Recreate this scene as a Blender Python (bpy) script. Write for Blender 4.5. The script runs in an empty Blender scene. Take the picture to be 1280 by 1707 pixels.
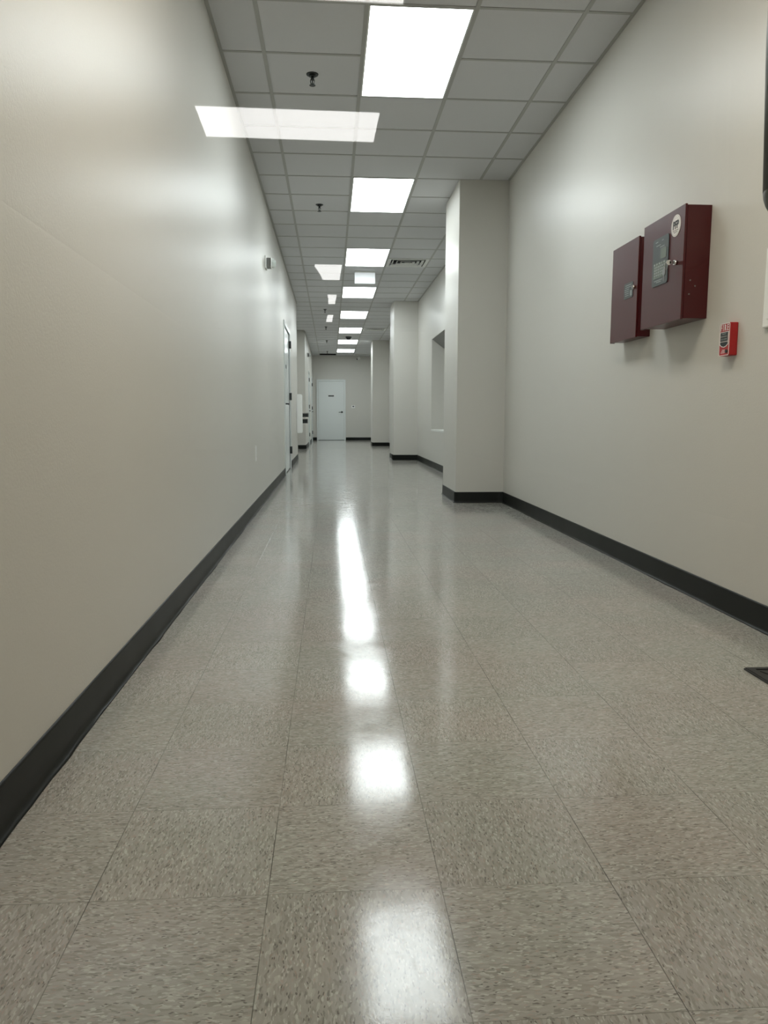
import bpy, bmesh, math, random
from mathutils import Vector, Matrix
random.seed(7)
S = bpy.context.scene
C = S.collection
PI = math.pi

# ------------------------------------------------------------------ dimensions (metres)
CAM_H = 0.826
HC = 3.026                      # ceiling height
XL, XR, XP = -0.660, 1.681, 1.211
Y0 = 0.30                       # glass storefront
Y_END = 28.15
Y_NEAR_END, Y_JUT, X_REC = 15.40, 20.25, -1.00
P1 = (7.387, 8.24); P2 = (14.905, 15.80); P3 = (22.40, 23.35)
ROW0, CELL = 4.402, 0.5988
COLS = [XL, -0.392, 0.207, 0.806, 1.405, XR]

# ------------------------------------------------------------------ materials
def new_mat(name):
    m = bpy.data.materials.new(name); m.use_nodes = True
    nt = m.node_tree; nt.nodes.clear()
    out = nt.nodes.new('ShaderNodeOutputMaterial')
    return m, nt, out
def N(nt, t, **kw):
    n = nt.nodes.new(t)
    for k, v in kw.items():
        if k in n.inputs: n.inputs[k].default_value = v
        else: setattr(n, k, v)
    return n
def principled(name, col, rough=0.5, metal=0.0, spec=0.5, coat=0.0, noise=0.0, nscale=30.0, bump=0.0, bscale=200.0):
    m, nt, out = new_mat(name)
    b = N(nt, 'ShaderNodeBsdfPrincipled')
    b.inputs['Base Color'].default_value = (*col, 1)
    b.inputs['Roughness'].default_value = rough
    b.inputs['Metallic'].default_value = metal
    b.inputs['Specular IOR Level'].default_value = spec
    b.inputs['Coat Weight'].default_value = coat
    nt.links.new(b.outputs[0], out.inputs[0])
    tc = N(nt, 'ShaderNodeTexCoord')
    if noise:
        n = N(nt, 'ShaderNodeTexNoise'); n.inputs['Scale'].default_value = nscale
        n.inputs['Detail'].default_value = 4
        nt.links.new(tc.outputs['Object'], n.inputs['Vector'])
        mx = N(nt, 'ShaderNodeMix', data_type='RGBA')
        mx.inputs[6].default_value = (*[c*(1-noise) for c in col], 1)
        mx.inputs[7].default_value = (*[min(1, c*(1+noise)) for c in col], 1)
        nt.links.new(n.outputs['Fac'], mx.inputs[0]); nt.links.new(mx.outputs[2], b.inputs['Base Color'])
    if bump:
        n2 = N(nt, 'ShaderNodeTexNoise'); n2.inputs['Scale'].default_value = bscale
        nt.links.new(tc.outputs['Object'], n2.inputs['Vector'])
        bp = N(nt, 'ShaderNodeBump'); bp.inputs['Strength'].default_value = bump; bp.inputs['Distance'].default_value = 0.002
        nt.links.new(n2.outputs['Fac'], bp.inputs['Height']); nt.links.new(bp.outputs[0], b.inputs['Normal'])
    return m
def emissive(name, col, strength):
    m, nt, out = new_mat(name)
    e = N(nt, 'ShaderNodeEmission'); e.inputs[0].default_value = (*col, 1); e.inputs[1].default_value = strength
    nt.links.new(e.outputs[0], out.inputs[0])
    return m

M = {}
M['wall'] = principled('satin_wall_paint', (0.625, 0.612, 0.568), rough=0.36, spec=0.22, noise=0.015, nscale=1.5, bump=0.25, bscale=140)
M['black_rubber'] = principled('black_rubber_base', (0.007, 0.0085, 0.007), rough=0.42, spec=0.22, noise=0.2, nscale=12)
M['tile_ceiling'] = principled('mineral_ceiling_tile', (0.625, 0.63, 0.64), rough=0.9, spec=0.2, noise=0.05, nscale=60, bump=0.4, bscale=260)
M['grid'] = principled('ceiling_grid_metal', (0.40, 0.40, 0.38), rough=0.5, spec=0.4, noise=0.02)
M['white_metal'] = principled('white_painted_metal', (0.72, 0.73, 0.70), rough=0.4, noise=0.02)
M['white_plastic'] = principled('white_plastic', (0.86, 0.87, 0.85), rough=0.4, noise=0.02)
M['door_paint'] = principled('white_door_paint', (0.76, 0.80, 0.79), rough=0.22, spec=0.5, noise=0.01, nscale=3)
M['red_cab'] = principled('dark_red_enamel', (0.062, 0.0008, 0.0025), rough=0.30, spec=0.5, noise=0.05, nscale=8)
M['red_pull'] = principled('signal_red_plastic', (0.42, 0.012, 0.014), rough=0.35, noise=0.04)
M['pink_white'] = principled('white_print', (0.85, 0.80, 0.78), rough=0.5, noise=0.02)
M['black_plastic'] = principled('black_plastic', (0.018, 0.022, 0.024), rough=0.3, noise=0.1)
M['dark_print'] = principled('black_print', (0.01, 0.01, 0.01), rough=0.5, noise=0.05)
M['panel_grey'] = principled('dark_grey_membrane', (0.045, 0.058, 0.060), rough=0.3, noise=0.08)
M['lcd'] = principled('grey_lcd_glass', (0.19, 0.23, 0.20), rough=0.2, noise=0.05)
M['label_grey'] = principled('grey_lettering', (0.30, 0.34, 0.33), rough=0.5, noise=0.04)
M['chrome'] = principled('chrome', (0.75, 0.74, 0.72), rough=0.15, metal=1.0, noise=0.02)
M['steel'] = principled('brushed_steel', (0.33, 0.34, 0.34), rough=0.35, metal=1.0, noise=0.06, nscale=40)
M['dark_steel'] = principled('dark_steel', (0.045, 0.05, 0.05), rough=0.35, metal=0.8, noise=0.08)
M['dark_void'] = principled('black_duct_liner', (0.008, 0.008, 0.008), rough=0.9, noise=0.1)
M['alu'] = principled('anodised_aluminium', (0.16, 0.15, 0.13), rough=0.45, metal=0.3, noise=0.04)
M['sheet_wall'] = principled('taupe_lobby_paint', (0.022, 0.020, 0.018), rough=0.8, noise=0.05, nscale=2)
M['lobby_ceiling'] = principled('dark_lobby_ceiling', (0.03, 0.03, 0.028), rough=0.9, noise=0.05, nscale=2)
M['mat_rubber'] = principled('black_mat_rubber', (0.022, 0.021, 0.020), rough=0.55, noise=0.15, nscale=40)
M['clear_lens'] = principled('frosted_clear_lens', (0.70, 0.75, 0.72), rough=0.18, noise=0.04)
M['grey_plastic_and_shade'] = principled('grey_plastic_and_shade', (0.22, 0.22, 0.21), rough=0.4, noise=0.06)  # grey plastic parts, and the niche soffit's shade as a colour
LAMP = 8.0
M['lamp'] = emissive('lit_troffer_diffuser', (0.925, 1.0, 1.005), LAMP)
M['lobby_lamp'] = emissive('lit_lobby_diffuser', (1.0, 0.985, 0.96), 5.9)
M['near_fill_lamp'] = emissive('warm_fill_diffuser', (1.0, 0.91, 0.745), LAMP*1.25)  # for the unseen panel added as fill over the near end

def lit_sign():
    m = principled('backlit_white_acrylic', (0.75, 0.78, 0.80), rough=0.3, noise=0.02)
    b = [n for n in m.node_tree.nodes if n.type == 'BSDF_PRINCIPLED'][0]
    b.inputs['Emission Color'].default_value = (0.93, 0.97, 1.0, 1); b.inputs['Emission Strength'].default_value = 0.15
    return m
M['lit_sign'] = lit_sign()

def glass_mat():
    m, nt, out = new_mat('clear_storefront_glass')
    geo = N(nt, 'ShaderNodeNewGeometry')
    dot = N(nt, 'ShaderNodeVectorMath', operation='DOT_PRODUCT')
    nt.links.new(geo.outputs['Incoming'], dot.inputs[0]); nt.links.new(geo.outputs['Normal'], dot.inputs[1])
    ab = N(nt, 'ShaderNodeMath', operation='ABSOLUTE'); nt.links.new(dot.outputs['Value'], ab.inputs[0])
    om = N(nt, 'ShaderNodeMath', operation='SUBTRACT'); om.inputs[0].default_value = 1.0; nt.links.new(ab.outputs[0], om.inputs[1])
    pw = N(nt, 'ShaderNodeMath', operation='POWER'); nt.links.new(om.outputs[0], pw.inputs[0]); pw.inputs[1].default_value = 5
    ma = N(nt, 'ShaderNodeMath', operation='MULTIPLY_ADD'); nt.links.new(pw.outputs[0], ma.inputs[0]); ma.inputs[1].default_value = 0.96; ma.inputs[2].default_value = 0.043
    tr = N(nt, 'ShaderNodeBsdfTransparent'); gl = N(nt, 'ShaderNodeBsdfGlossy'); gl.inputs['Roughness'].default_value = 0.0
    mx = N(nt, 'ShaderNodeMixShader')
    nt.links.new(ma.outputs[0], mx.inputs[0]); nt.links.new(tr.outputs[0], mx.inputs[1]); nt.links.new(gl.outputs[0], mx.inputs[2])
    nt.links.new(mx.outputs[0], out.inputs[0])
    return m
M['glass'] = glass_mat()

def floor_mat():
    """12 inch vinyl composition tile, grain turned 90 degrees on every other tile."""
    m, nt, out = new_mat('vinyl_composition_tile')
    L = nt.links.new
    T = 0.3048; fx, fy = -0.4194, 1.2541
    geo = N(nt, 'ShaderNodeTexCoord')
    sep = N(nt, 'ShaderNodeSeparateXYZ'); L(geo.outputs['Object'], sep.inputs[0])
    def math_(op, a, b=None, c=None):
        n = N(nt, 'ShaderNodeMath', operation=op)
        for i, v in enumerate((a, b, c)):
            if v is None: continue
            if isinstance(v, (int, float)): n.inputs[i].default_value = v
            else: L(v, n.inputs[i])
        return n.outputs[0]
    u = math_('DIVIDE', math_('SUBTRACT', sep.outputs[0], fx), T)
    v = math_('DIVIDE', math_('SUBTRACT', sep.outputs[1], fy), T)
    iu, iv = math_('FLOOR', u), math_('FLOOR', v)
    fu, fv = math_('FRACT', u), math_('FRACT', v)
    par = math_('ABSOLUTE', math_('MODULO', math_('ADD', iu, iv), 2.0))      # 0: grain along y, 1: grain along x
    sw = N(nt, 'ShaderNodeMix', data_type='VECTOR')
    a = N(nt, 'ShaderNodeCombineXYZ'); L(sep.outputs[0], a.inputs[0]); L(sep.outputs[1], a.inputs[1])
    b = N(nt, 'ShaderNodeCombineXYZ'); L(sep.outputs[1], b.inputs[0]); L(sep.outputs[0], b.inputs[1])
    L(par, sw.inputs[0]); L(a.outputs[0], sw.inputs[4]); L(b.outputs[0], sw.inputs[5])
    # per tile offset
    wn = N(nt, 'ShaderNodeTexWhiteNoise', noise_dimensions='2D')
    ci = N(nt, 'ShaderNodeCombineXYZ'); L(iu, ci.inputs[0]); L(iv, ci.inputs[1]); L(ci.outputs[0], wn.inputs['Vector'])
    off = N(nt, 'ShaderNodeVectorMath', operation='MULTIPLY_ADD'); L(wn.outputs['Color'], off.inputs[0]); off.inputs[1].default_value = (7, 7, 0); L(sw.outputs[1], off.inputs[2])
    # warp
    wr = N(nt, 'ShaderNodeTexNoise'); wr.inputs['Scale'].default_value = 55; wr.inputs['Detail'].default_value = 2; L(off.outputs[0], wr.inputs['Vector'])
    wa = N(nt, 'ShaderNodeVectorMath', operation='MULTIPLY_ADD'); L(wr.outputs['Color'], wa.inputs[0]); wa.inputs[1].default_value = (0.010, 0.016, 0); L(off.outputs[0], wa.inputs[2])
    def cells(sx, sy, add):
        mp = N(nt, 'ShaderNodeVectorMath', operation='MULTIPLY_ADD'); L(wa.outputs[0], mp.inputs[0]); mp.inputs[1].default_value = (sx, sy, 0); mp.inputs[2].default_value = (add, add*1.7, 0)
        vo = N(nt, 'ShaderNodeTexVoronoi', voronoi_dimensions='2D'); vo.inputs['Scale'].default_value = 1.0; L(mp.outputs[0], vo.inputs['Vector'])
        sc = N(nt, 'ShaderNodeSeparateColor'); L(vo.outputs['Color'], sc.inputs[0])
        return sc.outputs[0], sc.outputs[1], vo.outputs['Distance']
    r1, g1, d1 = cells(290, 78, 0.0)
    r2, g2, d2 = cells(410, 125, 31.0)
    ramp = N(nt, 'ShaderNodeValToRGB')
    el = ramp.color_ramp.elements
    el[0].position = 0.0; el[0].color = (0.215, 0.202, 0.180, 1)
    el[1].position = 1.0; el[1].color = (0.345, 0.33, 0.300, 1)
    for p, c in ((0.2, (0.255, 0.242, 0.216, 1)), (0.5, (0.278, 0.264, 0.236, 1)), (0.8, (0.292, 0.276, 0.250, 1))):
        e = el.new(p); e.color = c
    L(r1, ramp.inputs[0])
    base = ramp.outputs[0]
    def blend(fac, col, prev):
        mx = N(nt, 'ShaderNodeMix', data_type='RGBA'); L(fac, mx.inputs[0]); L(prev, mx.inputs[6]); mx.inputs[7].default_value = (*col, 1)
        return mx.outputs[2]
    def near(dist, r): return math_('LESS_THAN', dist, r)
    dark = math_('MULTIPLY', math_('LESS_THAN', r2, 0.06), near(d2, 0.42))
    light = math_('MULTIPLY', math_('GREATER_THAN', r2, 0.90), near(d2, 0.50))
    mid = math_('MULTIPLY', math_('MULTIPLY', math_('LESS_THAN', g1, 0.12), near(d1, 0.45)), 0.6)
    pink = math_('MULTIPLY', math_('MULTIPLY', math_('GREATER_THAN', g2, 0.94), near(d2, 0.5)), 0.35)
    base = blend(mid, (0.15, 0.142, 0.13), base)
    base = blend(math_('MULTIPLY', light, 0.75), (0.42, 0.405, 0.375), base)
    base = blend(pink, (0.34, 0.235, 0.20), base)
    base = blend(math_('MULTIPLY', dark, 0.75), (0.085, 0.072, 0.068), base)
    # faint batch colour drift
    lf = N(nt, 'ShaderNodeTexNoise'); lf.inputs['Scale'].default_value = 2.2; L(geo.outputs['Object'], lf.inputs['Vector'])
    lr = N(nt, 'ShaderNodeValToRGB'); lr.color_ramp.elements[0].color = (0.95, 0.995, 1.0, 1); lr.color_ramp.elements[1].color = (0.99, 0.98, 0.99, 1)
    lr.color_ramp.elements[0].position = 0.40; lr.color_ramp.elements[1].position = 0.62
    L(lf.outputs['Fac'], lr.inputs[0])
    mu = N(nt, 'ShaderNodeMix', data_type='RGBA', blend_type='MULTIPLY'); mu.inputs[0].default_value = 1.0; L(base, mu.inputs[6]); L(lr.outputs[0], mu.inputs[7])
    base = mu.outputs[2]
    tv = math_('MULTIPLY_ADD', wn.outputs['Value'], 0.07, 0.965)
    tvc = N(nt, 'ShaderNodeVectorMath', operation='SCALE'); L(base, tvc.inputs[0]); L(tv, tvc.inputs['Scale'])
    base = tvc.outputs[0]
    # joints
    eu = math_('MULTIPLY', math_('MINIMUM', fu, math_('SUBTRACT', 1.0, fu)), T)
    ev = math_('MULTIPLY', math_('MINIMUM', fv, math_('SUBTRACT', 1.0, fv)), T)
    ju = math_('LESS_THAN', eu, 0.00085); jv = math_('MULTIPLY', math_('LESS_THAN', ev, 0.0008), 0.6)
    jn = N(nt, 'ShaderNodeTexNoise'); jn.inputs['Scale'].default_value = 5; L(geo.outputs['Object'], jn.inputs['Vector'])
    js = N(nt, 'ShaderNodeMapRange'); js.inputs[1].default_value = 0.35; js.inputs[2].default_value = 0.6; js.inputs[3].default_value = 0.35; js.inputs[4].default_value = 1.0; L(jn.outputs['Fac'], js.inputs[0])
    j = math_('MULTIPLY', math_('MAXIMUM', ju, jv), js.outputs[0])
    base = blend(math_('MULTIPLY', j, 0.85), (0.05, 0.047, 0.042), base)
    br = N(nt, 'ShaderNodeVectorMath', operation='SCALE'); L(base, br.inputs[0]); br.inputs['Scale'].default_value = 1.30; base = br.outputs[0]
    pr = N(nt, 'ShaderNodeBsdfPrincipled')
    L(base, pr.inputs['Base Color'])
    pr.inputs['Specular IOR Level'].default_value = 0.40
    # wax wear: roughness varies, fine scuffs
    rn = N(nt, 'ShaderNodeTexNoise'); rn.inputs['Scale'].default_value = 9; rn.inputs['Detail'].default_value = 6; L(geo.outputs['Object'], rn.inputs['Vector'])
    rr = N(nt, 'ShaderNodeMapRange'); rr.inputs[1].default_value = 0.3; rr.inputs[2].default_value = 0.7; rr.inputs[3].default_value = 0.085; rr.inputs[4].default_value = 0.15; L(rn.outputs['Fac'], rr.inputs[0])
    sc1 = N(nt, 'ShaderNodeTexVoronoi', voronoi_dimensions='2D', feature='DISTANCE_TO_EDGE')
    sm = N(nt, 'ShaderNodeVectorMath', operation='MULTIPLY_ADD'); L(rn.outputs['Color'], sm.inputs[0]); sm.inputs[1].default_value = (0.35, 0.35, 0); L(geo.outputs['Object'], sm.inputs[2])
    L(sm.outputs[0], sc1.inputs['Vector']); sc1.inputs['Scale'].default_value = 14
    scf = math_('MULTIPLY', math_('LESS_THAN', sc1.outputs['Distance'], 0.008), 0.10)
    rough = math_('ADD', rr.outputs[0], scf)
    L(rough, pr.inputs['Roughness'])
    bn = N(nt, 'ShaderNodeTexNoise'); bn.inputs['Scale'].default_value = 240; bn.inputs['Detail'].default_value = 2; L(geo.outputs['Object'], bn.inputs['Vector'])
    bl = N(nt, 'ShaderNodeTexNoise'); bl.inputs['Scale'].default_value = 18; bl.inputs['Detail'].default_value = 2; L(geo.outputs['Object'], bl.inputs['Vector'])
    hh = math_('SUBTRACT', math_('ADD', math_('MULTIPLY', bn.outputs['Fac'], 0.25), math_('MULTIPLY', bl.outputs['Fac'], 0.6)), math_('MULTIPLY', math_('MAXIMUM', ju, jv), 2.0))
    bp = N(nt, 'ShaderNodeBump'); bp.inputs['Strength'].default_value = 0.30; bp.inputs['Distance'].default_value = 0.0007
    L(hh, bp.inputs['Height']); L(bp.outputs[0], pr.inputs['Normal'])
    L(pr.outputs[0], out.inputs[0])
    return m
M['floor'] = floor_mat()

# ------------------------------------------------------------------ mesh helpers
def box(bm, x0, x1, y0, y1, z0, z1, mi=0, bevel=0.0):
    vs = [bm.verts.new((x, y, z)) for z in (z0, z1) for y in (y0, y1) for x in (x0, x1)]
    fs = []
    for q in ((0, 2, 3, 1), (4, 5, 7, 6), (0, 1, 5, 4), (2, 6, 7, 3), (0, 4, 6, 2), (1, 3, 7, 5)):
        f = bm.faces.new([vs[i] for i in q]); f.material_index = mi; fs.append(f)
    if bevel > 0:
        es = list({e for f in fs for e in f.edges})
        bmesh.ops.bevel(bm, geom=es, offset=bevel, segments=2, profile=0.5, affect='EDGES', material=-1)
    return fs
def quad(bm, pts, mi=0):
    f = bm.faces.new([bm.verts.new(p) for p in pts]); f.material_index = mi; return f
def cyl(bm, c, r, h, axis='z', seg=24, r2=None, mi=0):
    r2 = r if r2 is None else r2
    mat = {'z': Matrix(), 'x': Matrix.Rotation(PI/2, 4, 'Y'), 'y': Matrix.Rotation(-PI/2, 4, 'X')}[axis]
    res = bmesh.ops.create_cone(bm, cap_ends=True, segments=seg, radius1=r, radius2=r2, depth=h, matrix=Matrix.Translation(Vector(c)) @ mat)
    for v in res['verts']:
        for f in v.link_faces: f.material_index = mi; f.smooth = len(f.verts) == 4
def sphere(bm, c, r, sc=(1, 1, 1), u=24, v=14):
    res = bmesh.ops.create_uvsphere(bm, u_segments=u, v_segments=v, radius=1, matrix=Matrix.Translation(Vector(c)) @ Matrix.Diagonal((r*sc[0], r*sc[1], r*sc[2], 1)))
    for vv in res['verts']:
        for f in vv.link_faces: f.smooth = True
def tube(bm, pts, r, seg=12):
    pts = [Vector(p) for p in pts]; rings = []
    for i, p in enumerate(pts):
        d = (pts[min(i+1, len(pts)-1)] - pts[max(i-1, 0)]).normalized()
        up = Vector((0, 0, 1)) if abs(d.z) < 0.9 else Vector((1, 0, 0))
        a = d.cross(up).normalized(); b = d.cross(a)
        rings.append([bm.verts.new(p + a*r*math.cos(2*PI*k/seg) + b*r*math.sin(2*PI*k/seg)) for k in range(seg)])
    for A, B in zip(rings, rings[1:]):
        for k in range(seg):
            f = bm.faces.new((A[k], A[(k+1) % seg], B[(k+1) % seg], B[k])); f.smooth = True
    bm.faces.new(rings[0][::-1]); bm.faces.new(rings[-1])
def prism(bm, pts, d0, d1, axis='x', mi=0):
    """pts 2-D outline in the plane across AXIS, given thickness d0..d1"""
    def P(p, d): return {'x': (d, p[0], p[1]), 'y': (p[0], d, p[1]), 'z': (p[0], p[1], d)}[axis]
    a = [bm.verts.new(P(p, d0)) for p in pts]; b = [bm.verts.new(P(p, d1)) for p in pts]
    fs = [bm.faces.new(a), bm.faces.new(b[::-1])]
    n = len(pts)
    for i in range(n): fs.append(bm.faces.new((a[i], b[i], b[(i+1) % n], a[(i+1) % n])))
    for f in fs: f.material_index = mi
def rrect(x0, x1, z0, z1, r, seg=5):
    pts = []
    for cx, cz, a0 in ((x1-r, z1-r, 0), (x0+r, z1-r, PI/2), (x0+r, z0+r, PI), (x1-r, z0+r, 1.5*PI)):
        for k in range(seg+1):
            a = a0 + PI/2*k/seg; pts.append((cx + r*math.cos(a), cz + r*math.sin(a)))
    return pts
def ring_prism(bm, outer, inner, d0, d1, axis='x', mi=0):
    def P(p, d): return {'x': (d, p[0], p[1]), 'y': (p[0], d, p[1]), 'z': (p[0], p[1], d)}[axis]
    n = len(outer)
    v = {}
    for key, pts in (('o', outer), ('i', inner)):
        for d in (0, 1): v[key, d] = [bm.verts.new(P(p, (d0, d1)[d])) for p in pts]
    for i in range(n):
        j = (i+1) % n
        for q in ((v['o', 0][i], v['o', 0][j], v['i', 0][j], v['i', 0][i]), (v['o', 1][i], v['i', 1][i], v['i', 1][j], v['o', 1][j]),
                  (v['o', 0][i], v['o', 1][i], v['o', 1][j], v['o', 0][j]), (v['i', 0][i], v['i', 0][j], v['i', 1][j], v['i', 1][i])):
            f = bm.faces.new(q); f.material_index = mi
def obj(name, bm, mats, parent=None, loc=None):
    bmesh.ops.recalc_face_normals(bm, faces=bm.faces)
    me = bpy.data.meshes.new(name); bm.to_mesh(me); bm.free()
    for m in (mats if isinstance(mats, (list, tuple)) else [mats]): me.materials.append(M[m])
    o = bpy.data.objects.new(name, me); C.objects.link(o)
    if parent is not None: o.parent = parent
    if loc is not None: o.location = loc
    return o
def B(): return bmesh.new()
def bx(name, dims, mat, parent=None, bevel=0.0):
    bm = B(); box(bm, *dims, bevel=bevel); return obj(name, bm, mat, parent)
def struct(name, bm, mats, parent=None):
    o = obj(name, bm, mats, parent)
    if parent is None: o['kind'] = 'structure'
    return o
def thing(name, label, cat, loc=(0, 0, 0), group=None):
    o = bpy.data.objects.new(name, None); C.objects.link(o); o.location = loc
    o.empty_display_size = 0.05
    o['label'] = label; o['category'] = cat
    if group: o['group'] = group
    return o
def copy_tree(o, parent=None, **props):
    c = o.copy(); C.objects.link(c); c.parent = parent
    for ch in list(o.children): copy_tree(ch, c)
    for k, v in props.items(): c[k] = v
    return c
def text_mesh(name, body, size, mat, parent, mw, extrude=0.0004, squash=1.0, bold=0.0):
    cu = bpy.data.curves.new('lettering', 'FONT'); cu.body = body; cu.size = size
    cu.align_x = 'CENTER'; cu.align_y = 'CENTER'; cu.extrude = extrude; cu.offset = bold; cu.resolution_u = 3
    t = bpy.data.objects.new('tmp', cu); C.objects.link(t)
    dg = bpy.context.evaluated_depsgraph_get()
    me = bpy.data.meshes.new_from_object(t.evaluated_get(dg))
    bpy.data.objects.remove(t); me.name = name
    me.transform(mw @ Matrix.Diagonal((squash, 1, 1, 1)))
    me.materials.clear(); me.materials.append(M[mat])
    o = bpy.data.objects.new(name, me); C.objects.link(o); o.parent = parent
    return o
# text on a face looking towards -x (right wall): reading direction runs to -y
def on_right(x, y, z): return Matrix.Translation((x, y, z)) @ Matrix(((0, 0, -1, 0), (-1, 0, 0, 0), (0, 1, 0, 0), (0, 0, 0, 1)))

# ------------------------------------------------------------------ shell
def wall_boxes(bm, x0, x1, y0, y1, opens, z1=HC+0.15):
    """wall along y with door or window openings (ya, yb, za, zb)"""
    y = y0
    for ya, yb, za, zb in sorted(opens):
        box(bm, x0, x1, y, ya, 0, z1)
        if za > 0: box(bm, x0, x1, ya, yb, 0, za)
        box(bm, x0, x1, ya, yb, zb, z1)
        y = yb
    box(bm, x0, x1, y, y1, 0, z1)
bm = B(); box(bm, -1.3, 2.6, Y0-0.02, Y_END+0.3, -0.06, 0.0); struct('floor', bm, 'floor')

DOOR1 = (11.14, 12.54, 0.0, 2.135)
DOOR3 = (22.95, 23.90, 0.0, 2.13)
DOOR4 = (26.45, 27.45, 0.0, 2.13)
bm = B(); wall_boxes(bm, -1.30, XL, Y0, Y_NEAR_END, [DOOR1]); struct('wall_left', bm, 'wall')
bm = B(); box(bm, -1.30, X_REC, Y_NEAR_END, Y_JUT, 0, HC+0.15); struct('wall_left_recess', bm, 'wall')
bm = B(); wall_boxes(bm, -1.30, XL, Y_JUT, Y_END, [DOOR3, DOOR4]); struct('wall_left_far', bm, 'wall')
WIN = (11.0, 12.875, 0.63, 2.12)
bm = B(); wall_boxes(bm, XR, XR+0.12, Y0, Y_END, [WIN]); struct('wall_right', bm, 'wall')
# deep niche behind the opening: splayed far side, soffit and sill
bm = B()
XB = 2.10
zt0, zt1 = 2.12, 1.81
quad(bm, [(XR+0.12, 12.875, 0.6), (XB, 12.875, 0.6), (XB, 12.875, 2.3), (XR+0.12, 12.875, 2.3)])
quad(bm, [(XR+0.10, 11.0, 0.6), (XB, 11.0, 0.6), (XB, 11.0, 2.3), (XR+0.10, 11.0, 2.3)])
quad(bm, [(XB, 11.0, 0.6), (XB, 12.875, 0.6), (XB, 12.875, 2.3), (XB, 11.0, 2.3)])
box(bm, XR+0.004, XB, 11.001, 12.874, zt1-0.001, zt0-0.001, 1)  # soffit box in dark grey: its shade is put into the colour
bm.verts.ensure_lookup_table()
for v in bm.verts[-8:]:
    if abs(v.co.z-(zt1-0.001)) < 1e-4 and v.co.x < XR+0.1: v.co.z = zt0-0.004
o = struct('wall_niche', bm, ['wall', 'grey_plastic_and_shade'])
bm = B(); box(bm, XR-0.006, 2.31, 11.0, 12.875, 0.60, 0.633, bevel=0.003); struct('trim_1', bm, 'white_metal')
bm = B(); box(bm, -0.95, 1.95, Y_END, Y_END+0.15, 0, HC+0.15)
struct('wall_end', bm, 'wall')
for i, (pa, pb) in enumerate((P1, P2, P3)):
    bm = B(); box(bm, XP, XR+0.01, pa, pb, 0, HC+0.05, bevel=0.004)
    struct('pillar', bm, 'wall')

# ceiling : lay-in tiles with recessed faces, exposed grid, openings for fixtures
rows = []
k = -7
while True:
    y = ROW0 + k*CELL
    if y > Y_END: break
    rows.append(y); k += 1
rows = [Y0] + [y for y in rows if y > Y0 + 0.05] + [Y_END]
light_cells = [(ROW0 + 5*n*CELL, ROW0 + (5*n+2)*CELL) for n in range(-1, 8)]
VENT_Y = [ROW0 + 11*CELL, ROW0 + 25*CELL]; GR_Y = ROW0 + 38*CELL
def is_open(ci, yc):
    if ci == 2 and any(a < yc < b for a, b in light_cells): return True
    if ci == 3 and any(a < yc < a + CELL for a in VENT_Y): return True
    if ci in (1, 3) and GR_Y < yc < GR_Y + CELL: return True
    return False
bm = B()
G = 0.012
for r0, r1 in zip(rows, rows[1:]):
    for ci in range(5):
        x0, x1 = COLS[ci], COLS[ci+1]
        if ci == 0 and Y_NEAR_END - 0.3 < (r0+r1)/2 < Y_JUT: x0 = X_REC
        if is_open(ci, (r0+r1)/2): continue
        box(bm, x0, x1, r0, r1, HC+0.004, HC+0.03, 0)
for x in COLS[1:-1]:
    for y0_, y1_ in ((Y0, Y_END),):
        box(bm, x-G, x+G, y0_, y1_, HC, HC+0.012, 1)
for y in rows[1:-1]:
    segs = []
    inlight = any(a + 0.1 < y < b - 0.1 for a, b in light_cells)
    xa = X_REC if Y_NEAR_END - 0.1 < y < Y_JUT else XL
    if inlight:
        segs = [(xa, COLS[2]), (COLS[3], XR)]
    else: segs = [(xa, XR)]
    for s0, s1 in segs: box(bm, s0, s1, y-G*0.9, y+G*0.9, HC+0.0007, HC+0.0119, 1)
# wall angle
box(bm, XL, XL+0.02, Y0, Y_NEAR_END, HC-0.001, HC+0.01, 1); box(bm, XR-0.02, XR, Y0, Y_END, HC-0.001, HC+0.01, 1)
box(bm, XL, XL+0.02, Y_JUT, Y_END, HC-0.001, HC+0.01, 1); box(bm, XL, XR, Y_END-0.02, Y_END, HC-0.001, HC+0.01, 1)
box(bm, -1.3, 1.9, Y0, Y_END+0.2, HC+0.10, HC+0.14, 0)
struct('ceiling', bm, ['tile_ceiling', 'grid'])

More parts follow.
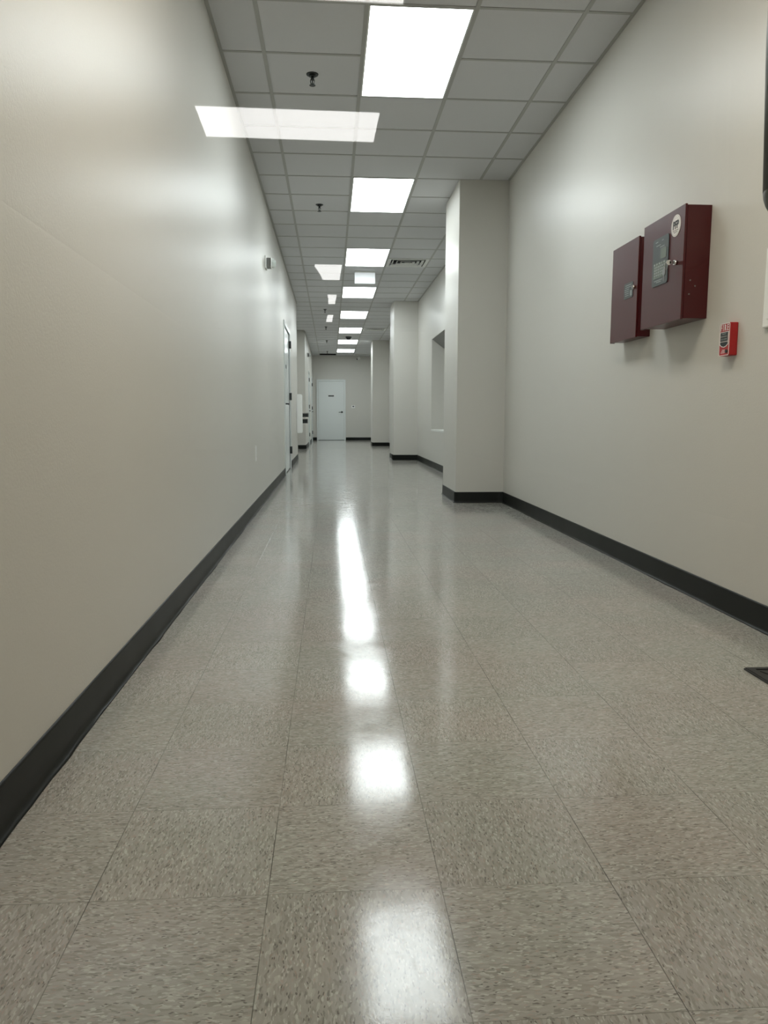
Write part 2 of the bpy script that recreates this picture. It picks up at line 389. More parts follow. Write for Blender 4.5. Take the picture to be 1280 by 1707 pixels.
# rubber cove base following a path (list of xy), room side on the left of travel if side=+1
PROFILE = [(0.0, 0.0), (0.017, 0.0), (0.0165, 0.0025), (0.011, 0.005), (0.0075, 0.012), (0.006, 0.025), (0.0055, 0.098), (0.004, 0.104), (0.0, 0.1055)]
def cove(name, path, side, step=0.06, wav=0.0025, fine_to=9.0):
    pts = []
    for (xa, ya), (xb, yb) in zip(path, path[1:]):
        L = math.hypot(xb-xa, yb-ya); n = max(1, int(L/step)) if min(ya, yb) < fine_to else max(1, int(L/0.5))
        for k in range(n): pts.append((xa+(xb-xa)*k/n, ya+(yb-ya)*k/n))
    pts.append(path[-1])
    bm = B(); rings = []
    for i, p in enumerate(pts):
        p = Vector(p)
        d0 = (p - Vector(pts[i-1])).normalized() if i else None
        d1 = (Vector(pts[i+1]) - p).normalized() if i < len(pts)-1 else None
        d0 = d0 or d1; d1 = d1 or d0
        n0 = Vector((-d0.y, d0.x))*side; n1 = Vector((-d1.y, d1.x))*side
        nn = (n0+n1).normalized(); s = 1/max(0.4, nn.dot(n0))
        w = wav*(math.sin(p.y*5.1+p.x)+0.6*math.sin(p.y*13.7+1)+0.5*math.sin(p.y*31+2))
        ring = []
        for (o_, z) in PROFILE:
            e = o_*s + (w if 0 < z < 0.006 and o_ > 0.01 else 0)*1.0 + (w*0.25 if o_ > 0 else 0)
            if o_ == 0.0: e = -0.002
            ring.append(bm.verts.new((p.x + nn.x*e, p.y + nn.y*e, z + (0.0008 if z == 0 and o_ > 0 else 0))))
        rings.append(ring)
    for A, Bb in zip(rings, rings[1:]):
        for k in range(len(PROFILE)-1):
            f = bm.faces.new((A[k], A[k+1], Bb[k+1], Bb[k])); f.smooth = True
    bm.faces.new(rings[0]); bm.faces.new(rings[-1][::-1])
    return struct(name, bm, 'black_rubber')
cove('baseboard_left', [(XL, Y0+0.03), (XL, 11.07)], -1)
cove('baseboard_left.001', [(XL, 12.61), (XL, Y_NEAR_END), (X_REC, Y_NEAR_END), (X_REC, Y_JUT), (XL, Y_JUT), (XL, 22.88)], -1)
cove('baseboard_left.002', [(XL, 23.97), (XL, 26.38)], -1)
cove('baseboard_left.003', [(XL, 27.52), (XL, Y_END), (-0.51, Y_END)], -1)
cove('baseboard_right', [(0.54, Y_END), (XR, Y_END), (XR, P3[1]), (XP, P3[1]), (XP, P3[0]), (XR, P3[0]), (XR, P2[1]), (XP, P2[1]), (XP, P2[0]), (XR, P2[0]),
                         (XR, P1[1]), (XP, P1[1]), (XP, P1[0]), (XR, P1[0]), (XR, Y0+0.03)], -1)

# ------------------------------------------------------------------ doors
def frame_bm(bm, w, h, fw=0.055, d0=-0.05, d1=0.015):
    """door frame around an opening w x h in local y,z; x is out of the wall"""
    ring = [(-w/2-fw, 0), (-w/2-fw, h+fw), (w/2+fw, h+fw), (w/2+fw, 0), (w/2-0.004, 0), (w/2-0.004, h-0.004), (-w/2+0.004, h-0.004), (-w/2+0.004, 0)]
    box(bm, d0, d1, -w/2-fw, -w/2, 0, h+fw); box(bm, d0, d1, w/2, w/2+fw, 0, h+fw); box(bm, d0, d1, -w/2, w/2, h, h+fw)
def lever(bm, side):
    cyl(bm, (0.004, 0, 0), 0.033, 0.010, 'x', 24)
    cyl(bm, (0.030, 0, 0), 0.011, 0.05, 'x', 16)
    tube(bm, [(0.052, 0, 0), (0.056, side*0.02, 0), (0.056, side*0.07, -0.002), (0.052, side*0.115, -0.008)], 0.010, 10)
def make_door(n, loc, rotz, w, h, lock_side, sign_y, sign_z, hinges=True, knuckle=0.02):
    """local +x looks into the corridor; the leaf spans local y"""
    bm = B(); box(bm, -0.045, -0.006, -w/2+0.006, w/2-0.006, 0.012, h-0.006, bevel=0.002)
    leaf = obj('door_%d' % n, bm, 'door_paint'); leaf['kind'] = 'structure'
    leaf.location = loc; leaf.rotation_euler = (0, 0, rotz)
    bm = B(); frame_bm(bm, w, h); obj('door_frame', bm, 'door_paint', leaf)
    bm = B(); box(bm, -0.05, 0.0, -w/2, w/2, 0.0, 0.010); obj('threshold', bm, 'black_rubber', leaf)
    bm = B(); lever(bm, -lock_side)
    hd = obj('door_handle', bm, 'dark_steel', leaf); hd.location = (-0.004, lock_side*(w/2-0.075), 1.02)
    hd['label'] = 'dark metal lever handle'
    if hinges:
        for hz in (0.30, h/2+0.09, h-0.16):
            bm = B(); box(bm, -0.006, knuckle, -0.007, 0.007, -0.057, 0.057); cyl(bm, (knuckle, 0, 0), 0.008, 0.116, 'z', 14)
            q = obj('hinge', bm, 'dark_steel', leaf); q.location = (0.0, -lock_side*(w/2-0.004), hz)
    bm = B(); box(bm, -0.006, -0.001, -0.10, 0.10, -0.024, 0.024, 0)
    for s, e in ((-0.066, -0.045), (-0.035, -0.012), (-0.004, 0.022), (0.030, 0.066)):
        box(bm, -0.001, -0.0004, s, e, -0.006, 0.007, 1)
    sg = obj('door_sign', bm, ['black_plastic', 'label_grey'], leaf); sg.location = (0, sign_y, sign_z); sg['label'] = 'small black name plate'
    return leaf
make_door(1, (XL, (DOOR1[0]+DOOR1[1])/2, 0), 0, 1.40, 2.135, -1, -0.10, 1.58, knuckle=0.026)
make_door(3, (XL, (DOOR3[0]+DOOR3[1])/2, 0), 0, 0.95, 2.13, -1, -0.05, 1.58, knuckle=0.010)
make_door(4, (XL, (DOOR4[0]+DOOR4[1])/2, 0), 0, 1.00, 2.13, -1, -0.05, 1.58, knuckle=0.016)
# end-wall door: local +x -> world -y, local y -> world x
d2 = make_door(2, (0.013, Y_END-0.052, 0), -PI/2, 0.93, 2.13, 1, 0.0, 1.60, hinges=False)

# ------------------------------------------------------------------ ceiling lights
GRP = 'flat ceiling light panels in a line along the corridor'
def make_light(label, lamp='lamp', w=CELL, l=2*CELL, name='ceiling_light'):
    t = thing(name, label, 'ceiling light', group=GRP)
    bm = B()
    o_ = [(0.012, 0.012), (w-0.012, 0.012), (w-0.012, l-0.012), (0.012, l-0.012)]
    i_ = [(0.021, 0.017), (w-0.021, 0.017), (w-0.021, l-0.017), (0.021, l-0.017)]
    ring_prism(bm, o_, i_, -0.001, 0.03, 'z')
    box(bm, 0.012, w-0.012, 0.012, l-0.012, 0.05, 0.06)
    obj('frame', bm, 'white_metal', t)
    bm = B(); box(bm, 0.0205, w-0.0205, 0.0165, l-0.0165, 0.003, 0.006); obj('diffuser', bm, lamp, t)
    return t
labels = [
    'lit ceiling panel nearest the glass, the largest one, right of the nearest sprinkler',
    'lit ceiling panel level with the second sprinkler, before the first pillar',
    'lit ceiling panel left of the square vent and in front of the hanging white sign',
    'lit ceiling panel directly behind the hanging white sign',
    'lit ceiling panel second after the hanging white sign, near the top of the second pillar',
    'lit ceiling panel just in front of the dark ceiling dome',
    'lit ceiling panel just behind the dark ceiling dome, last but one in the line',
    'farthest lit ceiling panel, beside the dark grille above the end door',
]
proto = make_light(labels[0])
for n in range(8):
    o = proto if n == 0 else copy_tree(proto, label=labels[n])
    o.location = (COLS[2], ROW0 + 5*n*CELL, HC)
o = make_light('added fill light panel next to the glass, just above the top edge of the photo', 'near_fill_lamp')
o.location = (COLS[2], ROW0 - 5*CELL, HC)  # unseen panel, added to brighten the near end of the corridor

# ------------------------------------------------------------------ ceiling vents
def make_vent(label):
    t = thing('ceiling_vent', label, 'ceiling vent', group='square louvred ceiling vents')
    w = CELL
    def sq(i, z): return [(i, i, z), (w-i, i, z), (w-i, w-i, z), (i, w-i, z)]
    bm = B(); ring_prism(bm, [(p[0], p[1]) for p in sq(0.012, 0)], [(p[0], p[1]) for p in sq(0.055, 0)], -0.002, 0.012, 'z'); obj('frame', bm, 'white_metal', t)
    for i0 in (0.075, 0.135, 0.195, 0.25):
        bm = B()
        A, Bq = sq(i0, -0.006), sq(i0+0.024, 0.018)
        va = [bm.verts.new(p) for p in A]; vb = [bm.verts.new(p) for p in Bq]
        vc = [bm.verts.new((p[0]+s[0]*0.003, p[1]+s[1]*0.003, p[2])) for p, s in zip(A, ((1, 1), (-1, 1), (-1, -1), (1, -1)))]
        vd = [bm.verts.new((p[0]+s[0]*0.003, p[1]+s[1]*0.003, p[2])) for p, s in zip(Bq, ((1, 1), (-1, 1), (-1, -1), (1, -1)))]
        for k in range(4):
            j = (k+1) % 4
            bm.faces.new((va[k], va[j], vb[j], vb[k])); bm.faces.new((vc[k], vd[k], vd[j], vc[j])); bm.faces.new((va[k], vc[k], vc[j], va[j]))
        obj('louver', bm, 'white_metal', t)
    bm = B(); box(bm, 0.012, w-0.012, 0.012, w-0.012, 0.06, 0.065)
    obj('duct_backing', bm, 'dark_void', t)
    return t
v = make_vent('square louvred ceiling vent to the right of the third light panel'); v.location = (COLS[3], VENT_Y[0], HC)
v2 = copy_tree(v, label='square louvred ceiling vent between the second and third pillars, looking like a dark triangle'); v2.location = (COLS[3], VENT_Y[1], HC)
def grille(label, mat, x):
    t = thing('ceiling_grille', label, 'ceiling grille', (x, GR_Y, HC), group='return grilles near the end wall')
    bm = B(); ring_prism(bm, [(0.012, 0.012), (CELL-0.012, 0.012), (CELL-0.012, CELL-0.012), (0.012, CELL-0.012)],
                         [(0.035, 0.035), (CELL-0.035, 0.035), (CELL-0.035, CELL-0.035), (0.035, CELL-0.035)], -0.003, 0.012, 'z'); obj('frame', bm, mat, t)
    bm = B()
    for k in range(14):
        y = 0.045 + k*0.039; box(bm, 0.035, CELL-0.035, y-0.002, y+0.002, 0.0, 0.02)
    obj('slats', bm, mat, t)
    bm = B(); box(bm, 0.012, CELL-0.012, 0.012, CELL-0.012, 0.05, 0.055); obj('duct_backing', bm, 'dark_void', t)
grille('black slatted ceiling grille above the white end door', 'dark_void', COLS[1])
grille('pale slatted ceiling grille above the security camera on the end wall', 'white_metal', COLS[3])

# ------------------------------------------------------------------ sprinklers
def make_sprinkler(label):
    t = thing('sprinkler', label, 'sprinkler', group='sprinkler heads along the ceiling')
    bm = B(); cyl(bm, (0, 0, -0.002), 0.038, 0.005, 'z', 28, 0.040); cyl(bm, (0, 0, -0.009), 0.022, 0.012, 'z', 24); obj('escutcheon', bm, 'dark_steel', t)
    bm = B(); cyl(bm, (0, 0, -0.026), 0.010, 0.02, 'z', 16)
    for s in (-1, 1): tube(bm, [(s*0.009, 0, -0.03), (s*0.013, 0, -0.042), (s*0.010, 0, -0.056), (s*0.002, 0, -0.064)], 0.0028, 8)
    cyl(bm, (0, 0, -0.046), 0.0035, 0.034, 'z', 10); obj('body', bm, 'dark_steel', t)
    bm = B(); cyl(bm, (0, 0, -0.068), 0.018, 0.003, 'z', 20)
    for k in range(10):
        a = 2*PI*k/10; cyl(bm, (0.017*math.cos(a), 0.017*math.sin(a), -0.0685), 0.0035, 0.003, 'z', 8)
    obj('deflector', bm, 'dark_steel', t)
    return t
sp_l = ['small dark sprinkler head nearest the glass, left of the largest light panel',
        'small dark sprinkler head left of the second light panel',
        'tiny sprinkler head left of the fifth light panel, third along the ceiling',
        'tiny sprinkler head left of the sixth light panel',
        'tiny sprinkler head left of the seventh light panel, beyond the ceiling dome',
        'farthest tiny sprinkler head, just before the black ceiling grille']
sp = make_sprinkler(sp_l[0])
for i, y in enumerate((5.284, 8.352, 16.16, 19.21, 22.61, 26.27)):
    o = sp if i == 0 else copy_tree(sp, label=sp_l[i])
    o.location = (-0.106, y, HC+0.004)

# ------------------------------------------------------------------ hanging sign
t = thing('hanging_sign', 'blank white sign hanging from the ceiling between the third and fourth light panels', 'sign', (0.528, 11.98, HC))
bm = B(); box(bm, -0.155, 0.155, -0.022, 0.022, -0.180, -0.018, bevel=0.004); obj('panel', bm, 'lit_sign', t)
bm = B(); box(bm, -0.15, 0.15, -0.03, 0.03, -0.020, 0.008, bevel=0.003); obj('canopy', bm, 'white_metal', t)

# ------------------------------------------------------------------ dome camera on the ceiling
t = thing('ceiling_dome_camera', 'dark dome camera on the ceiling between the sixth and seventh light panels', 'security camera', (0.50, 21.50, HC))
bm = B(); cyl(bm, (0, 0, -0.010), 0.085, 0.036, 'z', 32); obj('mount_ring', bm, 'black_plastic', t)
bm = B(); sphere(bm, (0, 0, -0.028), 0.066, (1, 1, 0.85)); obj('dome', bm, 'black_plastic', t)
# bullet camera on the end wall
t = thing('security_camera', 'small white bullet security camera high on the end wall', 'security camera', (1.02, Y_END, 2.955))
bm = B(); cyl(bm, (0, -0.010, 0), 0.045, 0.02, 'y', 24); obj('mount_plate', bm, 'white_plastic', t)
bm = B(); tube(bm, [(0, -0.02, 0), (0, -0.05, -0.01), (-0.02, -0.075, -0.02)], 0.012); obj('arm', bm, 'white_plastic', t)
bm = B(); tube(bm, [(0.03, -0.05, -0.002), (-0.065, -0.13, -0.045)], 0.034, 20); obj('housing', bm, 'white_plastic', t)
bm = B(); tube(bm, [(-0.065, -0.13, -0.045), (-0.069, -0.133, -0.047)], 0.029, 20); obj('lens', bm, 'black_plastic', t)
# thermostat
t = thing('thermostat', 'small white thermostat with dark display on the end wall beside the white door', 'thermostat', (0.815, Y_END, 1.217))
bm = B(); box(bm, -0.062, 0.062, -0.026, 0, -0.050, 0.050, bevel=0.006); obj('housing', bm, 'white_plastic', t)
bm = B(); box(bm, -0.030, 0.030, -0.028, -0.0255, -0.012, 0.028, bevel=0.001); obj('display', bm, 'black_plastic', t)

# ------------------------------------------------------------------ alarm strobes on the left wall
def make_strobe(label):
    t = thing('alarm_strobe', label, 'alarm strobe', group='wall strobes on the left wall')
    bm = B(); box(bm, 0.0, 0.018, -0.065, 0.065, -0.062, 0.062, bevel=0.004); obj('back_plate', bm, 'white_plastic', t)
    bm = B(); box(bm, 0.017, 0.060, -0.048, 0.048, -0.052, 0.044, bevel=0.006)
    for k in range(5): box(bm, 0.030, 0.034, -0.050, 0.050, -0.040+k*0.017, -0.034+k*0.017)
    obj('horn_body', bm, 'grey_plastic_and_shade', t)
    bm = B(); box(bm, 0.060, 0.070, -0.056, 0.056, -0.055, 0.050, bevel=0.004); obj('bezel', bm, 'white_plastic', t)
    bm = B(); prism(bm, [(-0.045, -0.046), (-0.05, 0.0), (-0.035, 0.036), (0.035, 0.036), (0.05, 0.0), (0.045, -0.046)], 0.068, 0.092, 'x')
    prism(bm, [(-0.028, -0.032), (-0.03, 0.0), (-0.02, 0.020), (0.02, 0.020), (0.03, 0.0), (0.028, -0.032)], 0.090, 0.108, 'x')
    obj('lens', bm, 'clear_lens', t)
    return t
s1 = make_strobe('clear-lensed alarm strobe high on the left wall, before the first door'); s1.location = (XL, 8.13, 2.39)
s2 = copy_tree(s1, label='small alarm strobe high on the far left wall past the drinking fountain'); s2.location = (XL, 22.2, 2.585)

# outlet
t = thing('wall_outlet', 'white electrical outlet low on the left wall', 'outlet', (XL, 6.77, 0.513))
bm = B(); box(bm, 0, 0.007, -0.042, 0.042, -0.066, 0.066, bevel=0.003); obj('cover_plate', bm, 'white_plastic', t)
for z in (-0.02, 0.02):
    bm = B(); prism(bm, rrect(-0.017, 0.017, z-0.014, z+0.014, 0.006), 0.006, 0.0085, 'x')
    obj('socket', bm, 'white_metal', t)
    
# white box on the end of the left wall
t = thing('wall_box', 'tall white wall box at the end of the left wall beside the drinking fountain', 'wall box', (XL, 15.19, 0.52))
bm = B(); box(bm, 0, 0.095, -0.20, 0.20, 0.0, 0.75, bevel=0.012); obj('housing', bm, 'white_plastic', t)
bm = B(); box(bm, 0.094, 0.100, -0.185, 0.185, 0.02, 0.73, bevel=0.004); obj('front_cover', bm, 'white_plastic', t)

# drinking fountain (two basins) in the recess
t = thing('drinking_fountain', 'two-level stainless drinking fountain mounted in the left wall recess', 'drinking fountain', (X_REC+0.002, 18.35, 0))
def basin(yc, z0, z1, nm):
    bm = B(); prism(bm, rrect(0.02, 0.455, yc-0.22, yc+0.22, 0.06), z0, z1, 'z')
    b = obj('basin', bm, 'dark_steel', t)
    bm = B(); ring_prism(bm, rrect(0.015, 0.462, yc-0.227, yc+0.227, 0.06), rrect(0.06, 0.42, yc-0.18, yc+0.18, 0.05), z1-0.006, z1+0.012, 'z'); obj('rim', bm, 'chrome', b)
    bm = B(); tube(bm, [(0.12, yc+0.1, z1), (0.12, yc+0.1, z1+0.05), (0.15, yc+0.09, z1+0.075), (0.19, yc+0.07, z1+0.06)], 0.013); obj('bubbler', bm, 'chrome', b)
basin(0.55, 0.835, 0.925, 'upper'); basin(-0.12, 0.69, 0.79, 'lower')
bm = B(); box(bm, 0.0, 0.05, -0.36, 0.79, 0.45, 1.0, bevel=0.004); obj('back_panel', bm, 'steel', t)

# ------------------------------------------------------------------ red fire-alarm cabinets on the right wall
# local: x=0 on the wall, -x into the corridor; y away from camera; z up
def cabinet(nm, label, loc, depth, w, h):
    t = thing(nm, label, 'fire alarm panel', loc)
    bm = B(); box(bm, -depth+0.012, 0, 0, w, 0, h, bevel=0.002); obj('body', bm, 'red_cab', t)
    bm = B(); box(bm, -depth, -depth+0.010, -0.002, w+0.003, -0.004, h+0.004, bevel=0.0015)
    box(bm, -depth, -depth+0.026, w-0.001, w+0.003, -0.004, h+0.004)
    d = obj('door', bm, 'red_cab', t)
    return t, d
t, dr = cabinet('fire_alarm_cabinet', 'large dark red fire alarm cabinet with round sticker, display and keys in lock', (XR, 3.402, 1.270), 0.122, 0.441, 0.489)
X = -0.122
bm = B(); prism(bm, rrect(0.148, 0.320, 0.182, 0.402, 0.014), X-0.004, X+0.001, 'x'); pl = obj('control_panel', bm, 'panel_grey', dr)
bm = B(); box(bm, X-0.0055, X-0.0035, 0.168, 0.228, 0.300, 0.345); box(bm, X-0.0050, X-0.0035, 0.168, 0.300, 0.216, 0.288); obj('display', bm, 'lcd', dr)
bm = B()
for r in range(4):
    for cc in range(6):
        y = 0.176 + cc*0.020; z = 0.226 + r*0.013
        box(bm, X-0.0062, X-0.0048, y, y+0.013, z, z+0.008)
obj('keypad', bm, 'label_grey', dr)
bm = B()
for y, z, wd in ((0.20, 0.383, 0.02), (0.262, 0.383, 0.028), (0.19, 0.355, 0.05), (0.23, 0.366, 0.05)):
    box(bm, X-0.0048, X-0.0038, y, y+wd, z, z+0.004)
obj('panel_print', bm, 'label_grey', dr)
bm = B()
for y, z, wd in ((0.20, 0.204, 0.09), (0.215, 0.196, 0.05)): box(bm, X-0.0048, X-0.0038, y, y+wd, z, z+0.004)
obj('panel_print', bm, 'label_grey', dr)
bm = B()
for cc in range(5): box(bm, X-0.0064, X-0.0048, 0.176+cc*0.026, 0.190+cc*0.026, 0.278, 0.286)
obj('indicator_lights', bm, 'label_grey', dr)
bm = B(); cyl(bm, (X-0.0008, 0.085, 0.418), 0.0478, 0.0016, 'x', 48); stk = obj('sticker', bm, 'pink_white', dr); stk['label'] = 'round white sticker reading PFP'
for rr_, th in ((0.0435, 0.0007), (0.034, 0.0005)):
    bm = B(); n = 48
    ring_prism(bm, [(0.085+rr_*math.cos(2*PI*k/n), 0.418+rr_*math.sin(2*PI*k/n)) for k in range(n)],
               [(0.085+(rr_-th)*math.cos(2*PI*k/n), 0.418+(rr_-th)*math.sin(2*PI*k/n)) for k in range(n)], X-0.0022, X-0.0015, 'x')
    obj('printed_ring', bm, 'label_grey', stk)
text_mesh('lettering', 'PFP', 0.046, 'dark_print', stk, on_right(X-0.0020, 0.085, 0.420), squash=0.84, bold=0.0022)
bm = B(); box(bm, X-0.0024, X-0.0015, 0.057, 0.113, 0.3965, 0.3985)
for k in range(6): box(bm, X-0.0022, X-0.0015, 0.066+k*0.0065, 0.070+k*0.0065, 0.389, 0.3915)
obj('underline', bm, 'dark_print', stk)
bm = B(); cyl(bm, (X-0.007, 0.060, 0.252), 0.011, 0.014, 'x', 20); lk = obj('lock', bm, 'chrome', dr)
bm = B(); box(bm, X-0.034, X-0.012, 0.0585, 0.0615, 0.246, 0.258); cyl(bm, (X-0.038, 0.060, 0.252), 0.011, 0.003, 'y', 18)
n = 24
tube(bm, [(X-0.040, 0.064+0.016+0.017*math.cos(a_), 0.240+0.016*math.sin(a_)) for a_ in [2*PI*k/n for k in range(n+1)]], 0.0013, 6)
obj('inserted_key', bm, 'chrome', lk)
bm = B(); prism(bm, rrect(0.086, 0.110, 0.203, 0.234, 0.009), X-0.043, X-0.040, 'x'); prism(bm, [(0.095, 0.207), (0.101, 0.207), (0.100, 0.175), (0.096, 0.178)], X-0.043, X-0.041, 'x')
obj('spare_key', bm, 'steel', lk)
for x, z in ((-0.085, 0.165), (-0.062, 0.14), (-0.088, 0.105)):
    bm = B(); cyl(bm, (x, -0.001, z), 0.0035, 0.004, 'y', 12); obj('side_screw', bm, 'grey_plastic_and_shade', t)

t, dr = cabinet('fire_alarm_cabinet', 'smaller dark red cabinet with small grey label, behind the large fire alarm cabinet', (XR, 4.018, 1.254), 0.079, 0.364, 0.508)
X = -0.079
bm = B(); prism(bm, rrect(0.054, 0.178, 0.212, 0.294, 0.012), X-0.002, X+0.001, 'x'); pl = obj('label_plate', bm, 'panel_grey', dr)
bm = B()
for k, (a_, wd) in enumerate(((0.075, 0.08), (0.072, 0.085), (0.105, 0.06), (0.105, 0.06), (0.105, 0.055), (0.108, 0.05))):
    box(bm, X-0.0028, X-0.0018, a_, a_+wd, 0.279-k*0.0105, 0.283-k*0.0105)
box(bm, X-0.0028, X-0.0018, 0.066, 0.090, 0.222, 0.250)
obj('label_print', bm, 'label_grey', dr)
bm = B(); cyl(bm, (X-0.006, 0.033, 0.258), 0.010, 0.012, 'x', 20); box(bm, X-0.014, X-0.011, 0.031, 0.035, 0.25, 0.266); obj('lock', bm, 'chrome', dr)

# pull station
t = thing('fire_pull_station', 'small bright red FIRE pull station on the right wall below the cabinets', 'fire alarm pull station', (XR, 3.122, 1.086))
bm = B(); box(bm, -0.036, 0, 0, 0.083, 0, 0.135, bevel=0.004); bd = obj('body', bm, 'red_pull', t)
X = -0.036
bm = B(); ring_prism(bm, rrect(0.001, 0.082, 0.001, 0.134, 0.008), rrect(0.0035, 0.0795, 0.0035, 0.1315, 0.006), X-0.0012, X+0.0005, 'x'); obj('border', bm, 'pink_white', t)
text_mesh('lettering', 'F I R E', 0.036, 'pink_white', t, on_right(X-0.0012, 0.042, 0.1145), squash=0.68, bold=0.0007)
bm = B()
prism(bm, [(0.010, 0.060), (0.073, 0.060), (0.073, 0.0965), (0.010, 0.0965)], X-0.0015, X+0.0005, 'x')
prism(bm, [(0.010, 0.057), (0.073, 0.057), (0.073, 0.049), (0.060, 0.041), (0.042, 0.038), (0.024, 0.041), (0.010, 0.049)], X-0.0015, X+0.0005, 'x')
obj('handle_recess', bm, 'black_plastic', t)
bm = B()
o_ = [(0.0075, 0.0990), (0.0755, 0.0990), (0.0755, 0.047), (0.061, 0.038), (0.042, 0.0345), (0.023, 0.038), (0.0075, 0.047)]
i_ = [(0.0098, 0.0968), (0.0732, 0.0968), (0.0732, 0.0485), (0.060, 0.0405), (0.042, 0.037), (0.024, 0.0405), (0.0098, 0.0485)]
ring_prism(bm, o_, i_, X-0.0022, X, 'x'); box(bm, X-0.0022, X, 0.0098, 0.0732, 0.0575, 0.0595)
obj('outline', bm, 'pink_white', t)
bm = B(); box(bm, X-0.005, X-0.001, 0.016, 0.067, 0.0765, 0.0815, bevel=0.0015); obj('pull_handle', bm, 'grey_plastic_and_shade', t)
for s_, z in (('PUSH IN', 0.0900), ('PULL DOWN', 0.0680)):
    text_mesh('lettering', s_, 0.0085, 'label_grey', t, on_right(X-0.0022, 0.042, z), extrude=0.0002)
bm = B(); cyl(bm, (X-0.002, 0.017, 0.018), 0.0075, 0.006, 'x', 20); obj('key_lock', bm, 'dark_steel', t)
bm = B()
for k in range(3): box(bm, X-0.0008, X+0.0003, 0.034, 0.066-k*0.005, 0.012+k*0.0055, 0.014+k*0.0055)
obj('fine_print', bm, 'pink_white', t)

# white plate at the right edge
t = thing('wall_panel', 'cream white box on the right wall at the frame edge, nearer than the pull station', 'wall box', (XR, 2.72, 1.172))
bm = B(); box(bm, -0.016, 0, -0.20, 0.20, 0, 0.30, bevel=0.005); obj('cover', bm, 'white_plastic', t)
bm = B(); box(bm, -0.019, -0.015, -0.17, 0.17, 0.03, 0.27, bevel=0.002); obj('access_door', bm, 'white_plastic', t)

# rubber mat
t = thing('floor_mat', 'black rubber floor mat with embossed chevrons, only its corner showing at the right edge', 'floor mat', (1.358, 1.50, 0))
W, L_ = 0.29, 0.866
bm = B(); ring_prism(bm, [(0.004, 0.004), (W-0.004, 0.004), (W-0.004, L_-0.004), (0.004, L_-0.004)], [(0.028, 0.022), (W-0.028, 0.022), (W-0.028, L_-0.022), (0.028, L_-0.022)], 0.005, 0.009, 'z'); obj('border', bm, 'mat_rubber', t)
bm = B(); box(bm, 0, W, 0, L_, 0, 0.006, bevel=0.002)
for i in range(8):
    for j in range(13):
        cx, cy = 0.045 + i*0.03, 0.05 + j*0.063
        if cx > W-0.035: continue
        prism(bm, [(cx-0.011, cy+0.02), (cx, cy-0.012), (cx+0.011, cy+0.02), (cx, cy+0.008)], 0.005, 0.0085, 'z')
obj('base', bm, 'mat_rubber', t)

# ------------------------------------------------------------------ storefront glass (very slightly out of square with the corridor) and the lobby behind the viewpoint
TH = 0.0106
bm = B(); box(bm, -1.28, 2.10, -0.003, 0.003, 0.03, HC-0.03)
g = struct('window_1', bm, 'glass'); g.location = (0.0, Y0, 0); g.rotation_euler = (0, 0, TH)
bm = B()
box(bm, -1.35, 2.2, -0.03, 0.03, -0.0, 0.035); box(bm, -1.35, 2.2, -0.03, 0.03, HC-0.035, HC)
box(bm, -1.35, -1.27, -0.03, 0.03, 0, HC); box(bm, 2.05, 2.2, -0.03, 0.03, 0, HC)
f = struct('window_frame', bm, 'alu'); f.location = (0, Y0, 0); f.rotation_euler = (0, 0, TH)
# lobby shell
LX0, LX1, LY0 = -3.2, 3.4, -19.5
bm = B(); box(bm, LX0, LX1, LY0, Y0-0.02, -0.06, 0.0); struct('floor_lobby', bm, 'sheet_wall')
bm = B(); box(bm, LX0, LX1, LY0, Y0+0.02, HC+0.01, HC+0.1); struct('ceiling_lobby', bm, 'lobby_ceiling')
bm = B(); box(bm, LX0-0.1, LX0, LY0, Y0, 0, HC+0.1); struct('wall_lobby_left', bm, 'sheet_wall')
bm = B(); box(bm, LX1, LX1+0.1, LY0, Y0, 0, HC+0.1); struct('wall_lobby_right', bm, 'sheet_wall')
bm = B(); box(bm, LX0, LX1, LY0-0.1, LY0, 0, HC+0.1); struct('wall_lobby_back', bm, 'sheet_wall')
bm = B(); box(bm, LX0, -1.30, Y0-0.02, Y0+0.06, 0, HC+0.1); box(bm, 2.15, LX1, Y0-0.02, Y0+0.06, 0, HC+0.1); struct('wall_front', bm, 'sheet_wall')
def lobby_light(x0, x1, y0, y1, label):
    t = make_light(label, 'lobby_lamp', w=x1-x0+0.05, l=y1-y0+0.04)
    t['group'] = 'lobby ceiling light panels reflected in the glass'
    t.location = (x0-0.025, y0-0.02, HC+0.0)
    return t
lobby_light(-0.832, 0.482, -5.865, -5.263, 'wide pale light panel seen only as the long white reflection in the glass')
lobby_light(-0.832, 0.482, -3.780, -3.18, 'light panel reflected as the thin white strip at the top edge of the photo')
lobby_light(0.022, 0.411, -12.145, -10.88, 'light panel reflected in the glass just left of the third ceiling light')
lobby_light(0.022, 0.411, -14.79, -13.61, 'light panel reflected in the glass left of the fourth ceiling light')
lobby_light(0.022, 0.415, -17.65, -16.385, 'light panel reflected in the glass left of the fifth ceiling light')
# added blocker behind the viewpoint: dark disc on a pole, cuts the far reflections
SX, SZ, SR = -0.133, 1.166, 0.172
t = thing('round_blocker', 'added dark disc on a pole, placed to notch the small light reflections', 'reflection blocker', (SX, -1.8, 0))
bm = B(); cyl(bm, (0, 0, 0.008), 0.16, 0.016, 'z', 32); obj('base', bm, 'black_plastic', t)
bm = B(); cyl(bm, (0, 0, SZ/2-0.05), 0.014, SZ-0.2, 'z', 16); obj('pole', bm, 'black_plastic', t)
bm = B(); cyl(bm, (0, 0, SZ), SR, 0.02, 'y', 64); obj('blocker_disc', bm, 'black_plastic', t)

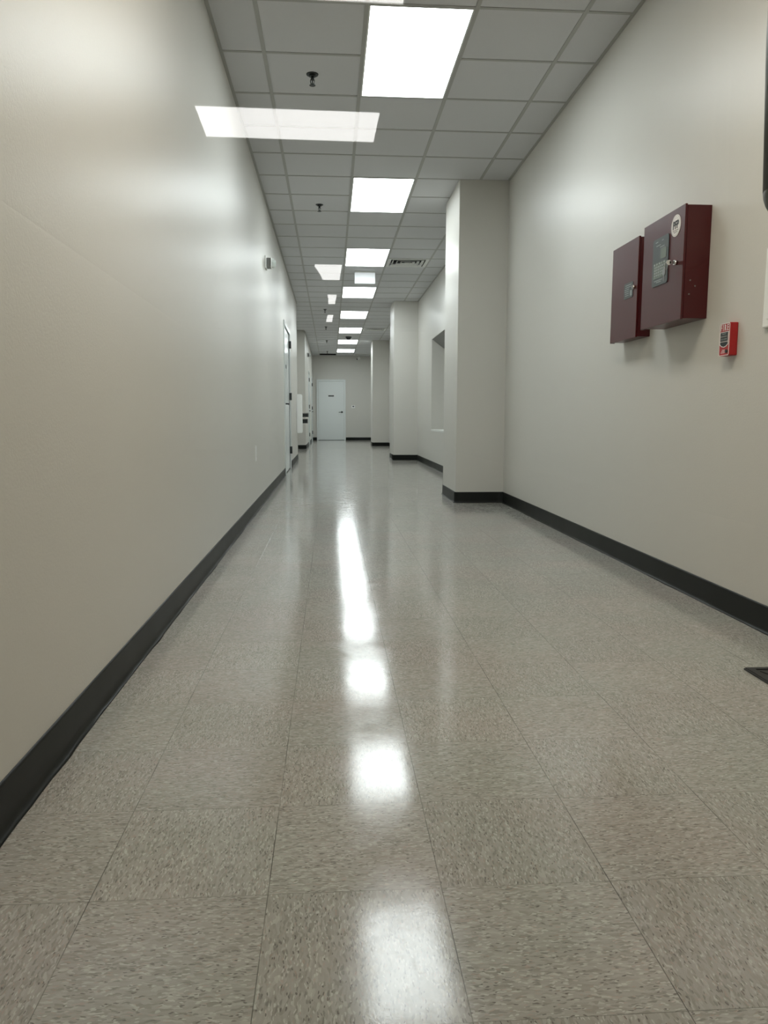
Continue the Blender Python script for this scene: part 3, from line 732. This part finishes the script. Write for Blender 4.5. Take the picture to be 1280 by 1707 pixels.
# pull handle mounted on the lobby side of the glass, at the right edge of the frame
t = thing('door_pull', 'dark grey rounded pull handle on the glass at the upper right edge', 'door handle', (0, 0, 0))
zb = CAM_H + 0.078
bm = B(); tube(bm, [(0.1605, 0.262, zb), (0.1585, 0.262, zb+0.05), (0.1580, 0.262, zb+0.55)], 0.012, 24); sphere(bm, (0.1605, 0.262, zb), 0.012); obj('grip', bm, 'alu', t)
for zz in (0.15, 0.50):
    bm = B(); cyl(bm, (0.1605, 0.279, zb+zz), 0.008, 0.034, 'y', 16); obj('standoff', bm, 'alu', t)

# ------------------------------------------------------------------ world (enclosed interior)
w = bpy.data.worlds.new('World'); S.world = w; w.use_nodes = True
w.node_tree.nodes['Background'].inputs[0].default_value = (0.5, 0.52, 0.55, 1)
w.node_tree.nodes['Background'].inputs[1].default_value = 0.02

# ------------------------------------------------------------------ camera
yaw, pitch, roll, fpx = 0.0690, 0.1227, 0.0023, 1276.37
cy_, sy_, cp_, sp_ = math.cos(yaw), math.sin(yaw), math.cos(pitch), math.sin(pitch)
fw = Vector((sy_*cp_, cy_*cp_, -sp_)); r0 = Vector((cy_, -sy_, 0)); u0 = r0.cross(fw)
r = r0*math.cos(roll) + u0*math.sin(roll); u = -r0*math.sin(roll) + u0*math.cos(roll)
cam = bpy.data.cameras.new('camera'); co = bpy.data.objects.new('camera', cam); C.objects.link(co)
co.matrix_world = Matrix(((r.x, u.x, -fw.x, 0), (r.y, u.y, -fw.y, 0), (r.z, u.z, -fw.z, CAM_H), (0, 0, 0, 1)))
cam.sensor_fit = 'VERTICAL'; cam.sensor_height = 36.0; cam.lens = fpx/1707*36.0
cam.clip_start = 0.01; cam.clip_end = 100
S.camera = co
S.view_settings.view_transform = 'Standard'; S.view_settings.look = 'None'
S.view_settings.gamma = 1.0; S.view_settings.use_curve_mapping = False
S.view_settings.exposure = 0.90
S.cycles.max_bounces = 12; S.cycles.diffuse_bounces = 6; S.cycles.glossy_bounces = 5; S.cycles.transparent_max_bounces = 12
S.cycles.sample_clamp_indirect = 6.0
S.cycles.use_denoising = True
